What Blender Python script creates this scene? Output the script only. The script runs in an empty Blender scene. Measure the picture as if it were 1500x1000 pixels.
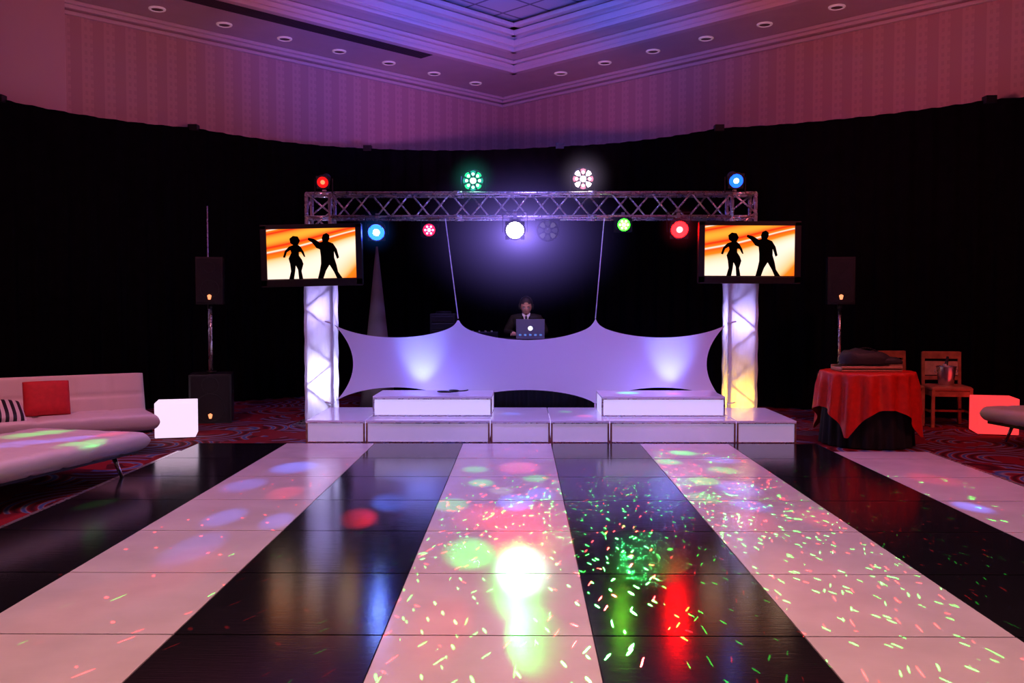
import bpy, bmesh, math, random
from mathutils import Matrix, Vector
random.seed(7)
S = bpy.context.scene
pi = math.pi
S.view_settings.view_transform = 'Standard'

# ---------------------------------------------------------------- node helpers
class N:
    def __init__(s, nt): s.nt = nt
    def n(s, t, **kw):
        nd = s.nt.nodes.new(t)
        for k, v in kw.items(): setattr(nd, k, v)
        return nd
    def l(s, a, b): s.nt.links.new(a, b)
    def math(s, op, a, b=None, c=None, clamp=False):
        nd = s.n('ShaderNodeMath', operation=op); nd.use_clamp = clamp
        for i, x in enumerate((a, b, c)):
            if x is None: continue
            if isinstance(x, (int, float)): nd.inputs[i].default_value = x
            else: s.l(x, nd.inputs[i])
        return nd.outputs[0]
    def ramp(s, fac, stops, interp='LINEAR'):
        nd = s.n('ShaderNodeValToRGB'); cr = nd.color_ramp; cr.interpolation = interp
        while len(cr.elements) < len(stops): cr.elements.new(0.5)
        for e, (p, c) in zip(cr.elements, stops):
            e.position = p; e.color = (*c, 1)
        s.l(fac, nd.inputs[0]); return nd.outputs[0]
    def mix(s, fac, a, b):
        nd = s.n('ShaderNodeMix', data_type='RGBA')
        if isinstance(fac, (int, float)): nd.inputs[0].default_value = fac
        else: s.l(fac, nd.inputs[0])
        for i, x in ((6, a), (7, b)):
            if isinstance(x, tuple): nd.inputs[i].default_value = (*x, 1)
            else: s.l(x, nd.inputs[i])
        return nd.outputs[2]

def mat(name, col=(.8, .8, .8), rough=.5, metal=0, em=None, es=0, spec=.5, coat=0, noise=0, nscale=20, bump=0, bscale=60, rvar=0, trans=0):
    m = bpy.data.materials.new(name); m.use_nodes = True
    nt = m.node_tree; k = N(nt); b = nt.nodes['Principled BSDF']
    b.inputs['Base Color'].default_value = (*col, 1)
    b.inputs['Roughness'].default_value = rough
    b.inputs['Metallic'].default_value = metal
    b.inputs['Specular IOR Level'].default_value = spec
    b.inputs['Coat Weight'].default_value = coat
    b.inputs['Transmission Weight'].default_value = trans
    if em:
        b.inputs['Emission Color'].default_value = (*em, 1)
        b.inputs['Emission Strength'].default_value = es
    tc = k.n('ShaderNodeTexCoord')
    if noise or rvar:
        nz = k.n('ShaderNodeTexNoise'); nz.inputs['Scale'].default_value = nscale; nz.inputs['Detail'].default_value = 4
        k.l(tc.outputs['Object'], nz.inputs['Vector'])
        if noise:
            d = tuple(c*(1-noise) for c in col); u = tuple(min(1, c*(1+noise)) for c in col)
            k.l(k.ramp(nz.outputs['Fac'], [(.3, d), (.7, u)]), b.inputs['Base Color'])
        if rvar:
            k.l(k.math('MULTIPLY_ADD', nz.outputs['Fac'], rvar*2, rough-rvar), b.inputs['Roughness'])
    if bump:
        n2 = k.n('ShaderNodeTexNoise'); n2.inputs['Scale'].default_value = bscale
        k.l(tc.outputs['Object'], n2.inputs['Vector'])
        bp = k.n('ShaderNodeBump'); bp.inputs['Strength'].default_value = bump; bp.inputs['Distance'].default_value = .01
        k.l(n2.outputs['Fac'], bp.inputs['Height']); k.l(bp.outputs[0], b.inputs['Normal'])
    return m

# ---------------------------------------------------------------- mesh builder
class B:
    def __init__(s): s.v = []; s.f = []; s.mi = []; s.sm = []; s.mats = []
    def add(s, vs, fs, m, M=None, smooth=False):
        o = len(s.v)
        for p in vs:
            p = Vector(p)
            s.v.append(M @ p if M is not None else p)
        if m not in s.mats: s.mats.append(m)
        i = s.mats.index(m)
        for f in fs:
            s.f.append([a+o for a in f]); s.mi.append(i); s.sm.append(smooth)
    def box(s, c, d, m, M=None, taper=1.0):
        x, y, z = (q/2 for q in d); vs = []
        for sz in (-1, 1):
            t = taper if sz > 0 else 1
            for sx, sy in ((-1, -1), (1, -1), (1, 1), (-1, 1)):
                vs.append((c[0]+sx*x*t, c[1]+sy*y*t, c[2]+sz*z))
        s.add(vs, [(3, 2, 1, 0), (4, 5, 6, 7), (0, 1, 5, 4), (1, 2, 6, 5), (2, 3, 7, 6), (3, 0, 4, 7)], m, M)
    def cyl(s, p0, p1, r0, m, r1=None, n=16, M=None, caps=True, smooth=True):
        r1 = r0 if r1 is None else r1
        p0 = Vector(p0); p1 = Vector(p1); d = (p1-p0).normalized()
        a = d.orthogonal().normalized(); b = d.cross(a)
        vs = []
        for p, r in ((p0, r0), (p1, r1)):
            for i in range(n):
                t = 2*pi*i/n; vs.append(p+(a*math.cos(t)+b*math.sin(t))*r)
        s.add(vs, [(i, (i+1) % n, n+(i+1) % n, n+i) for i in range(n)], m, M, smooth)
        if caps:
            s.add(vs, [tuple(range(n))[::-1], tuple(range(n, 2*n))], m, M, False)
    def sph(s, c, r, m, nu=20, nv=12, M=None, fn=None):
        if isinstance(r, (int, float)): r = (r, r, r)
        vs = []; fs = []
        for j in range(nv+1):
            ph = pi*j/nv
            for i in range(nu):
                t = 2*pi*i/nu
                p = Vector((math.sin(ph)*math.cos(t), math.sin(ph)*math.sin(t), math.cos(ph)))
                if fn: p = fn(p)
                vs.append((c[0]+p[0]*r[0], c[1]+p[1]*r[1], c[2]+p[2]*r[2]))
        for j in range(nv):
            for i in range(nu):
                fs.append((j*nu+i, j*nu+(i+1) % nu, (j+1)*nu+(i+1) % nu, (j+1)*nu+i))
        s.add(vs, fs, m, M, True)
    def tube(s, pts, r, m, n=8, M=None):
        for a, b in zip(pts[:-1], pts[1:]): s.cyl(a, b, r, m, n=n, M=M)
    def ring(s, c, axis, R, r, m, n=28, k=8, M=None):
        ax = Vector(axis).normalized(); a = ax.orthogonal().normalized(); b = ax.cross(a); c = Vector(c)
        vs = []; fs = []
        for i in range(n):
            t = 2*pi*i/n; d = a*math.cos(t)+b*math.sin(t)
            for j in range(k):
                u = 2*pi*j/k; vs.append(c+d*(R+r*math.cos(u))+ax*r*math.sin(u))
        for i in range(n):
            for j in range(k):
                fs.append((i*k+j, ((i+1) % n)*k+j, ((i+1) % n)*k+(j+1) % k, i*k+(j+1) % k))
        s.add(vs, fs, m, M, True)
    def grid(s, fn, nu, nv, m, M=None, smooth=True):
        vs = [fn(i/nu, j/nv) for j in range(nv+1) for i in range(nu+1)]
        fs = [(j*(nu+1)+i, j*(nu+1)+i+1, (j+1)*(nu+1)+i+1, (j+1)*(nu+1)+i) for j in range(nv) for i in range(nu)]
        s.add(vs, fs, m, M, smooth)
    def cushion(s, L, W, T, nx, ny, m, M=None, pw=14, tuft=.22, ru=64, rv=32):
        for sg in (1, -1):
            def fn(u, v):
                a = math.sin((u-.5)*pi); b = math.sin((v-.5)*pi)
                x = a*L/2; y = b*W/2
                e = max(0, 1-abs(a)**pw)**.4*max(0, 1-abs(b)**pw)**.4
                q = 1
                if tuft:
                    q = 1-tuft+tuft*min(1, 1.6*abs(math.sin(pi*nx*(a+1)/2))**.5)*min(1, 1.6*abs(math.sin(pi*ny*(b+1)/2))**.5)
                return (x, y, sg*T/2*e*q)
            s.grid(fn, ru, rv, m, M)
    def prism(s, pts, y0, y1, m, M=None):
        n = len(pts)
        vs = [(p[0], y0, p[1]) for p in pts]+[(p[0], y1, p[1]) for p in pts]
        s.add(vs, [tuple(range(n)), tuple(range(n, 2*n))[::-1]]+[(i, (i+1) % n, n+(i+1) % n, n+i) for i in range(n)], m, M)
    def obj(s, name, parent=None, bevel=0, loc=(0, 0, 0), rz=0, merge=True, rot=None):
        me = bpy.data.meshes.new(name); me.from_pydata([tuple(p) for p in s.v], [], s.f)
        for m in s.mats: me.materials.append(m)
        me.polygons.foreach_set('material_index', s.mi); me.polygons.foreach_set('use_smooth', s.sm)
        bm = bmesh.new(); bm.from_mesh(me)
        if merge: bmesh.ops.remove_doubles(bm, verts=bm.verts, dist=1e-5)
        bmesh.ops.recalc_face_normals(bm, faces=bm.faces); bm.to_mesh(me); bm.free()
        o = bpy.data.objects.new(name, me); S.collection.objects.link(o)
        o.location = loc; o.rotation_euler = rot if rot else (0, 0, rz)
        if parent: o.parent = parent
        if bevel:
            b = o.modifiers.new('bevel', 'BEVEL'); b.width = bevel; b.segments = 2; b.limit_method = 'ANGLE'; b.angle_limit = .7
        return o

def light(name, kind, loc, target=None, col=(1, 1, 1), e=100, size=.05, cone=60, blend=.5, parent=None):
    L = bpy.data.lights.new(name, kind); L.color = col; L.energy = e
    if kind == 'AREA': L.size = size
    else: L.shadow_soft_size = size
    if kind == 'SPOT': L.spot_size = math.radians(cone); L.spot_blend = blend
    o = bpy.data.objects.new(name, L); S.collection.objects.link(o); o.location = loc
    if target is not None:
        o.rotation_euler = (Vector(target)-Vector(loc)).to_track_quat('-Z', 'Y').to_euler()
    if parent:
        o.parent = parent; o.matrix_parent_inverse = parent.matrix_world.inverted()
    return o

# ---------------------------------------------------------------- camera
cam = bpy.data.cameras.new('camera'); co = bpy.data.objects.new('camera', cam); S.collection.objects.link(co)
cam.sensor_width = 36; cam.lens = 36*1336/1500
co.location = (0, 0, 1.455)
co.rotation_euler = (math.radians(90-2.31), 0, math.radians(.557))
S.camera = co
w = bpy.data.worlds.new('world'); S.world = w; w.use_nodes = True
w.node_tree.nodes['Background'].inputs[0].default_value = (.05, .02, .06, 1)
w.node_tree.nodes['Background'].inputs[1].default_value = .3

# ---------------------------------------------------------------- materials
def m_wallpaper():
    m = bpy.data.materials.new('wallpaper'); m.use_nodes = True; k = N(m.node_tree); b = m.node_tree.nodes['Principled BSDF']
    tc = k.n('ShaderNodeTexCoord'); sp = k.n('ShaderNodeSeparateXYZ'); k.l(tc.outputs['Object'], sp.inputs[0])
    a = k.math('ADD', sp.outputs[0], sp.outputs[1])
    f = k.math('FRACT', k.math('MULTIPLY', a, 1/.30))
    st = k.math('GREATER_THAN', f, .5)
    f2 = k.math('FRACT', k.math('MULTIPLY', a, 1/.075)); d2 = k.math('GREATER_THAN', f2, .5)
    zz = k.math('FRACT', k.math('MULTIPLY', sp.outputs[2], 1/.11)); d3 = k.math('GREATER_THAN', zz, .5)
    dots = k.math('MULTIPLY', k.math('MULTIPLY', d2, d3), k.math('SUBTRACT', 1, st))
    c1 = k.mix(st, (.62, .46, .42), (.53, .37, .35)); c2 = k.mix(dots, c1, (.55, .40, .37))
    k.l(c2, b.inputs['Base Color']); b.inputs['Roughness'].default_value = .75
    return m
def m_carpet():
    m = bpy.data.materials.new('patterned_carpet'); m.use_nodes = True; k = N(m.node_tree); b = m.node_tree.nodes['Principled BSDF']
    tc = k.n('ShaderNodeTexCoord')
    v = k.n('ShaderNodeTexVoronoi'); v.inputs['Scale'].default_value = 1.1; k.l(tc.outputs['Object'], v.inputs['Vector'])
    s = k.math('SINE', k.math('MULTIPLY', v.outputs['Distance'], 55))
    r = k.ramp(k.math('MULTIPLY_ADD', s, .5, .5), [(0, (.05, .004, .01)), (.45, (.16, .010, .015)), (.65, (.24, .016, .03)), (.78, (.24, .19, .22)), (1, (.05, .08, .22))])
    nz = k.n('ShaderNodeTexNoise'); nz.inputs['Scale'].default_value = 1.8; k.l(tc.outputs['Object'], nz.inputs['Vector'])
    mk = k.math('GREATER_THAN', nz.outputs['Fac'], .46)
    k.l(k.mix(mk, (.19, .010, .018), r), b.inputs['Base Color']); b.inputs['Roughness'].default_value = .95
    b.inputs['Specular IOR Level'].default_value = .1
    n2 = k.n('ShaderNodeTexNoise'); n2.inputs['Scale'].default_value = 300; k.l(tc.outputs['Object'], n2.inputs['Vector'])
    bp = k.n('ShaderNodeBump'); bp.inputs['Strength'].default_value = .4; k.l(n2.outputs['Fac'], bp.inputs['Height']); k.l(bp.outputs[0], b.inputs['Normal'])
    return m
def m_tiles():
    m = bpy.data.materials.new('ceiling_tiles'); m.use_nodes = True; k = N(m.node_tree); b = m.node_tree.nodes['Principled BSDF']
    tc = k.n('ShaderNodeTexCoord'); sp = k.n('ShaderNodeSeparateXYZ'); k.l(tc.outputs['Object'], sp.inputs[0])
    g = None
    for i in (0, 1):
        f = k.math('FRACT', k.math('MULTIPLY', sp.outputs[i], 1/.61)); q = k.math('LESS_THAN', f, .07)
        g = q if g is None else k.math('MAXIMUM', g, q)
    k.l(k.mix(g, (.62, .62, .64), (.2, .2, .22)), b.inputs['Base Color']); b.inputs['Roughness'].default_value = .8
    return m
def m_floor(name, col, rough, seed):
    m = bpy.data.materials.new(name); m.use_nodes = True; k = N(m.node_tree); b = m.node_tree.nodes['Principled BSDF']
    tc = k.n('ShaderNodeTexCoord')
    n1 = k.n('ShaderNodeTexNoise'); n1.inputs['Scale'].default_value = 3; n1.inputs['Detail'].default_value = 6; k.l(tc.outputs['Object'], n1.inputs['Vector'])
    k.l(k.ramp(n1.outputs['Fac'], [(.3, tuple(c*.86 for c in col)), (.7, col)]), b.inputs['Base Color'])
    mp = k.n('ShaderNodeMapping'); mp.inputs['Scale'].default_value = (4, 60, 1); mp.inputs['Rotation'].default_value = (0, 0, seed); k.l(tc.outputs['Object'], mp.inputs[0])
    n2 = k.n('ShaderNodeTexNoise'); n2.inputs['Scale'].default_value = 1.5; n2.inputs['Detail'].default_value = 5; k.l(mp.outputs[0], n2.inputs['Vector'])
    k.l(k.math('MULTIPLY_ADD', n2.outputs['Fac'], .10, rough-.05), b.inputs['Roughness'])
    bp = k.n('ShaderNodeBump'); bp.inputs['Strength'].default_value = .04; bp.inputs['Distance'].default_value = .01
    k.l(n2.outputs['Fac'], bp.inputs['Height']); k.l(bp.outputs[0], b.inputs['Normal'])
    b.inputs['Specular IOR Level'].default_value = .5
    return m

WALL = m_wallpaper(); CARPET = m_carpet(); TILES = m_tiles()
PLAST = mat('painted_ceiling', (.64, .58, .56), .7, noise=.04, nscale=3)
TRIM = mat('white_crown_trim', (.72, .66, .64), .5)
PLAINW = mat('plain_wall_paint', (.62, .48, .46), .7)
DRAPE = mat('black_velour_drape', (.0035, .0035, .005), .95, spec=.03, noise=.3, nscale=8)
BLK = mat('black_plastic', (.012, .012, .014), .4, noise=.2)
BLKM = mat('black_powdercoat', (.02, .02, .022), .35, metal=.3)
ALU = mat('aluminium_truss', (.78, .78, .8), .28, metal=.9, rvar=.08)
CHR = mat('chrome', (.85, .85, .87), .12, metal=1)
FBLK = m_floor('gloss_black_panel', (.012, .012, .015), .14, .3)
FWHT = m_floor('gloss_white_panel', (.84, .80, .79), .2, 1.1)
GAP = mat('panel_seam_metal', (.05, .04, .04), .6, metal=.3)
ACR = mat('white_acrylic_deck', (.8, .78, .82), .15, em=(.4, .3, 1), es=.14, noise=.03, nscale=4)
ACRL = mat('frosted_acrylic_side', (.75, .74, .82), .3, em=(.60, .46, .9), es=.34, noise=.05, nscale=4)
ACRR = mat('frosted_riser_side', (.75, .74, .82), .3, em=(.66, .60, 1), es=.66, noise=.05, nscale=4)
WOODT = mat('wood_edge_trim', (.35, .2, .12), .4, noise=.3)
SPX = mat('white_spandex', (.78, .78, .88), .7, bump=.05, bscale=200)
LEA = mat('white_leatherette', (.75, .72, .72), .38, bump=.1, bscale=150)
REDC = mat('red_satin_cloth', (.75, .02, .008), .45, noise=.1)
REDP = mat('red_pillow_cloth', (.6, .02, .03), .7, noise=.1)
WOOD = mat('orange_stained_wood', (.42, .15, .07), .4, noise=.3, nscale=12)
CARD = mat('pale_wood', (.6, .38, .24), .5, noise=.15)
BLKC = mat('black_cloth', (.008, .008, .01), .8)
NYL = mat('black_nylon', (.03, .03, .035), .6, bump=.5, bscale=40)

# ---------------------------------------------------------------- room (rotated frame, corner at C)
C = (-.36, 18.4, 0); TH = math.atan2(-.70, .714); ZC = 5.555; D = 22
def room(bd, name, bevel=0): return bd.obj(name, loc=C, rz=TH, bevel=bevel)
b = B(); b.box((D/2, -D/2, -.05), (D, D, .1), CARPET); room(b, 'floor')
b = B(); b.box((-.1, -D/2, 3.2), (.2, D, 6.4), WALL)
room(b, 'wall_left')
b = B(); b.box((D/2, .1, 3.2), (D, .2, 6.4), WALL); room(b, 'wall_right')
b = B(); b.box((D+.1, -D/2, 3.2), (.2, D, 6.4), WALL); room(b, 'wall_near_right')
b = B(); b.box((D/2, -D-.1, 3.2), (D, .2, 6.4), WALL); room(b, 'wall_near_left')
b = B(); b.box((.13, -10.0, ZC/2), (.26, 3.2, ZC-.01), PLAINW); room(b, 'wall_pilaster', .01)
x0, y0 = 1.7, -1.4; x1, y1 = D-1.7, -D+1.4
b = B()
def ringbox(xa, ya, xb, yb, xo0, yo0, xo1, yo1, z0, z1, m):
    b.box(((xo0+xa)/2, (yo0+yo1)/2, (z0+z1)/2), (xa-xo0, yo0-yo1, z1-z0), m)
    b.box(((xo1+xb)/2, (yo0+yo1)/2, (z0+z1)/2), (xo1-xb, yo0-yo1, z1-z0), m)
    b.box(((xa+xb)/2, (yo0+ya)/2, (z0+z1)/2), (xb-xa, yo0-ya, z1-z0), m)
    b.box(((xa+xb)/2, (yo1+yb)/2, (z0+z1)/2), (xb-xa, yb-yo1, z1-z0), m)
ringbox(x0, y0, x1, y1, 0, 0, D, -D, ZC, ZC+.9, PLAST)
s1 = .55
ringbox(x0+s1, y0-s1, x1-s1, y1+s1, x0, y0, x1, y1, ZC+.16, ZC+.9, PLAST)
b.box((D/2, -D/2, ZC+.66), (x1-x0-2*s1, y0-y1-2*s1, .1), TILES)
room(b, 'ceiling')
b = B()
for i, (dd, zz) in enumerate(((.16, .05), (.11, .10), (.06, .17))):
    b.box((dd/2, -D/2, ZC-zz+.02), (dd, D, .05), TRIM); b.box((D/2, -dd/2, ZC-zz+.02), (D, dd, .05), TRIM)
room(b, 'trim_1', .01)
b = B()
def rim(off, z, wd, h):
    xa, ya, xb, yb = x0+off, y0-off, x1-off, y1+off
    b.box((xa+wd/2, (ya+yb)/2, z), (wd, ya-yb, h), TRIM); b.box(((xa+xb)/2, ya-wd/2, z), (xb-xa, wd, h), TRIM)
rim(-.06, ZC-.02, .12, .06); rim(0, ZC+.05, .04, .08); rim(0, ZC+.12, .10, .05)
rim(s1-.08, ZC+.14, .10, .05); rim(s1, ZC+.25, .05, .1); rim(s1, ZC+.4, .1, .08); rim(s1, ZC+.5, .17, .06)
room(b, 'trim_2', .008)
b = B()
VG = mat('grille_dark', (.012, .010, .014), .7); VS = mat('grille_slat', (.10, .08, .10), .6)
b.box((x0-.31, -5.9, ZC-.004), (.36, 5.6, .012), VG)
for i in range(7): b.box((x0-.46+i*.052, -5.9, ZC-.0105), (.008, 5.6, .003), VS)
room(b, 'air_vent_grille')
b = B(); CAN = mat('downlight_can', (.06, .02, .015), .4); RIMG = mat('downlight_rim', (.9, .85, .85), .3, em=(1, .6, .7), es=.12)
pos = [(.6, -v) for v in (1.3, 2.3, 3.3, 4.3, 5.3, 6.3, 7.3, 8.3)]+[(u, -.72) for u in (2.2, 3.2, 4.2, 5.2, 6.2, 7.3, 8.3)]
for (x, y) in pos:
    b.ring((x, y, ZC-.006), (0, 0, 1), .095, .02, RIMG); b.cyl((x, y, ZC-.014), (x, y, ZC+.002), .085, CAN, n=20)
TL = mat('tray_lamp', (.3, .2, .1), .5, em=(1, .4, .08), es=1.5)
for (x, y) in ((4.2, -4.2), (7.6, -4.2), (4.2, -7.6)):
    b.ring((x, y, ZC+.605), (0, 0, 1), .11, .015, RIMG); b.cyl((x, y, ZC+.60), (x, y, ZC+.612), .1, TL, n=20)
room(b, 'recessed_downlights')

# ---------------------------------------------------------------- black pipe-and-drape
path = [(-12, 5.6), (-8.2, 9.45), (-6.46, 11.32), (-4.72, 13.2), (-2.52, 15.07), (.63, 14.9), (2.86, 13.3), (5.83, 11.5), (8.2, 9.5), (12, 5.9)]
tops = [4.0, 4.0, 4.0, 4.0, 4.02, 4.02, 4.0, 4.0, 4.0, 4.0]
b = B(); pv = []; acc = 0
for (p, q, tp, tq) in zip(path[:-1], path[1:], tops[:-1], tops[1:]):
    p = Vector(p); q = Vector(q); L = (q-p).length; d = (q-p)/L; nrm = Vector((d.y, -d.x)); n = int(L/.035)
    for i in range(n):
        t = i/n; s_ = acc+t*L
        wv = .05*math.sin(s_*2*pi/.31+1.5*math.sin(s_*1.7))+.02*math.sin(s_*2*pi/.13)
        sag = -.05*4*t*(1-t)
        pv.append((p+d*(t*L), nrm, wv, tp*(1-t)+tq*t+sag))
    acc += L
vs = []; nr = 8
for (pp, nm, wv, tz) in pv:
    for j in range(nr):
        z = .01+(tz-.01)*j/(nr-1); a = 1-.55*j/(nr-1)
        q = pp+nm*wv*a*(1.2 if j == 0 else 1)
        vs.append((q.x, q.y, z))
fs = [(i*nr+j, (i+1)*nr+j, (i+1)*nr+j+1, i*nr+j+1) for i in range(len(pv)-1) for j in range(nr-1)]
b.add(vs, fs, DRAPE, None, True)
for (p, z) in zip(path, tops):
    b.cyl((p[0], p[1]+.1, 0), (p[0], p[1]+.1, z+.05), .03, BLK, n=10); b.box((p[0], p[1]+.02, z+.0), (.13, .12, .09), BLK)
    b.cyl((p[0], p[1]+.1, 0), (p[0], p[1]+.1, .015), .2, BLK, n=16)
b.obj('black_pipe_and_drape')

# ---------------------------------------------------------------- dance floor
b = B(); W = .914; xs = [-3.342+W*i for i in range(9)]; yf = 9.39
for i in range(8):
    top = yf if i < 7 else 8.9
    ys = [yf-W*j for j in range(12)]
    for j in range(11):
        ya = min(ys[j], top); yb = ys[j+1]
        g = .006
        b.box(((xs[i]+xs[i+1])/2, (ya+yb)/2, .011), (W-g, ya-yb-g*2, .018), FWHT if i % 2 else FBLK)
b.box(((xs[0]+xs[8])/2, (8.9+ys[11])/2, .006), (xs[8]-xs[0]+.03, 8.9-ys[11]+.02, .012), GAP)
b.box(((xs[0]+xs[7])/2, 9.15, .006), (xs[7]-xs[0]+.03, .5, .012), GAP)
for xe in (xs[0]-.02, xs[8]+.02): b.box((xe, (8.9+ys[11])/2, .01), (.035, 8.9-ys[11], .018), ALU)
b.obj('dance_floor', bevel=0)

# ---------------------------------------------------------------- stage decks
b = B(); yb0, yb1 = 9.5, 10.72; edges = [-2.26, -1.63, -.32, .31, .93, 2.25, 2.88]
for a, c in zip(edges[:-1], edges[1:]):
    cx = (a+c)/2; wd = c-a-.008
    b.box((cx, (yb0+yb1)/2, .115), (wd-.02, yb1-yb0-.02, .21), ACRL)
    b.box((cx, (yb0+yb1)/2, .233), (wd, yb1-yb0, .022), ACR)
    b.box((cx, yb0+.008, .012), (wd, .02, .022), ALU)
    for e in (a+.014, c-.014): b.box((e, yb0+.008, .113), (.02, .024, .222), WOODT)
    b.box((cx, yb0, .218), (wd, .012, .012), ALU)
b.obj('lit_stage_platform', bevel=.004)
def riser(x0_, x1_):
    b = B(); ya, yb_ = 9.8, 10.5; cx = (x0_+x1_)/2; wd = x1_-x0_
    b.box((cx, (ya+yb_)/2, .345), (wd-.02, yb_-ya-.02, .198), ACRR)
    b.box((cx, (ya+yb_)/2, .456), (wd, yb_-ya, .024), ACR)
    b.box((cx, ya+.004, .256), (wd, .016, .02), ALU); b.box((cx, ya+.002, .438), (wd, .01, .012), ALU)
    for e in (x0_+.01, x1_-.01):
        for yy in (ya+.008, yb_-.008): b.box((e, yy, .345), (.02, .02, .198), ALU)
    return b.obj('lit_riser_box', bevel=.004)
riser(-1.6, -.31); riser(.87, 2.2)
b = B(); pts = []
for i in range(60):
    t = i/59*4*pi; pts.append((-.9+.10*math.cos(t)*(1-.3*i/59)+i*.004, 10.2+.09*math.sin(t), .475+.0004*i))
b.tube(pts, .007, BLK, n=6); b.obj('coiled_cable')

# ---------------------------------------------------------------- truss
def truss(b, p0, p1, w_, axis):
    off = [(0, 0), (w_, 0), (w_, w_), (0, w_)]
    def P(t, k):
        o = off[k % 4]
        if axis == 'x': return (p0[0]+(p1[0]-p0[0])*t, p0[1]+o[0], p0[2]+o[1])
        return (p0[0]+o[0], p0[1]+o[1], p0[2]+(p1[2]-p0[2])*t)
    L = (Vector(p1)-Vector(p0)).length; n = max(1, round(L/(w_*1.75)))
    for k in range(4):
        b.cyl(P(0, k), P(1, k), .023, ALU, n=12)
        for i in range(n):
            a, c = (i/n, (i+.5)/n), ((i+.5)/n, (i+1)/n)
            b.cyl(P(a[0], k), P(a[1], k+1), .011, ALU, n=8); b.cyl(P(c[0], k+1), P(c[1], k), .011, ALU, n=8)
b = B()
TY = 10.92
truss(b, (-2.27, TY, 2.50), (2.50, TY, 2.50), .28, 'x')
for xx in (-2.56, 2.51):
    truss(b, (xx, TY, .03), (xx, TY, 2.78), .28, 'z')
    for z in (2.50, 2.78):
        for q in (((xx, TY), (xx+.28, TY)), ((xx, TY+.28), (xx+.28, TY+.28)), ((xx, TY), (xx, TY+.28)), ((xx+.28, TY), (xx+.28, TY+.28))):
            b.cyl((*q[0], z), (*q[1], z), .02, ALU, n=12)
    b.box((xx+.14, TY+.14, .015), (.6, .6, .02), ALU)
for xj in (-.75, .85):
    for yy in (TY, TY+.28):
        for z in (2.5, 2.78): b.cyl((xj-.05, yy, z), (xj+.05, yy, z), .029, ALU, n=12)
TR = b.obj('lighting_truss')
SL = bpy.data.materials.new('translucent_sleeve'); SL.use_nodes = True; k = N(SL.node_tree); nt = SL.node_tree
bs = nt.nodes['Principled BSDF']; bs.inputs['Base Color'].default_value = (.8, .8, .86, 1); bs.inputs['Roughness'].default_value = .7
tr = k.n('ShaderNodeBsdfTranslucent'); tr.inputs[0].default_value = (.85, .85, .9, 1); mx = k.n('ShaderNodeMixShader'); mx.inputs[0].default_value = .5
nz = k.n('ShaderNodeTexNoise'); nz.inputs['Scale'].default_value = 9; bp = k.n('ShaderNodeBump'); bp.inputs['Strength'].default_value = .6; bp.inputs['Distance'].default_value = .03
k.l(nz.outputs['Fac'], bp.inputs['Height']); k.l(bp.outputs[0], bs.inputs['Normal'])
k.l(bs.outputs[0], mx.inputs[1]); k.l(tr.outputs[0], mx.inputs[2]); k.l(mx.outputs[0], nt.nodes['Material Output'].inputs[0])
for i, xx in enumerate((-2.56, 2.51)):
    b = B(); r = .172; cx, cy = xx+.14, TY+.14; n = 80; rows_ = 24
    def fn(u, v, cx=cx, cy=cy):
        t = u*4; k_ = int(t) % 4; f = t-int(t); c = [(-1, -1), (1, -1), (1, 1), (-1, 1)]
        a = c[k_]; d = c[(k_+1) % 4]; x = a[0]+(d[0]-a[0])*f; y = a[1]+(d[1]-a[1])*f
        q = r*(1+.02*math.sin(v*40+u*11)+.02*math.sin(u*60))
        return (cx+x*q, cy+y*q, .04+v*2.2)
    b.grid(fn, n, rows_, SL); o = b.obj('fabric_truss_sleeve')
    if i == 0:
        light('sleeve_uplight', 'POINT', (cx, cy, .55), None, (.62, .58, 1), 18, .06, parent=o); light('sleeve_uplight', 'POINT', (cx, cy, 1.4), None, (.5, .4, 1), 6, .06, parent=o)
    else:
        light('sleeve_uplight', 'POINT', (cx, cy, .3), None, (1, .55, .04), 12, .06, parent=o); light('sleeve_uplight', 'POINT', (cx, cy, 1.25), None, (.45, .38, 1), 9, .06, parent=o)

# ---------------------------------------------------------------- spandex scrim
b = B(); px_ = [-2.24, -.745, .885, 2.45]
def topz(x):
    for a, c, sg in ((px_[0], px_[1], .17), (px_[1], px_[2], .20), (px_[2], px_[3], .17)):
        if a-.001 <= x <= c+.001:
            s_ = (x-a)/(c-a); z = 1.235-sg*(4*s_*(1-s_))**.75
            dd = min(abs(x-px_[1]), abs(x-px_[2])); return z+.06*math.exp(-dd/.035)
    return 1.235
def botz(x):
    for a, c, sg in ((px_[0], px_[1], .20), (px_[1], px_[2], .17), (px_[2], px_[3], .20)):
        if a-.001 <= x <= c+.001:
            s_ = (x-a)/(c-a); return .27+sg*(4*s_*(1-s_))**.7
    return .27
def fab(u, v):
    x = px_[0]+(px_[3]-px_[0])*u; z0_, z1_ = botz(x), topz(x)
    c = 4*v*(1-v)*.24; e = (2*u-1)
    xx = x-c*math.copysign(abs(e)**5, e)
    return (xx, 10.84+.03*math.sin(u*9)*4*v*(1-v), z0_+(z1_-z0_)*v)
b.grid(fab, 240, 40, SPX)
for (a, c) in (((-.745, 10.84, 1.29), (-.90, 10.90, 2.48)), ((.885, 10.84, 1.29), (.99, 10.90, 2.48))):
    b.cyl(a, c, .006, SPX, n=8)
for x, z, q in ((-2.24, 1.235, -2.34), (-2.24, .27, -2.34), (2.45, 1.235, 2.56), (2.45, .27, 2.56)):
    b.cyl((x, 10.84, z), (q, 10.88, z+.02), .01, SPX, n=8)
for x in (-.745, .885): b.cyl((x, 10.84, .275), (x, 10.86, .0), .008, SPX, n=8)
b.obj('white_spandex_scrim')

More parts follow.
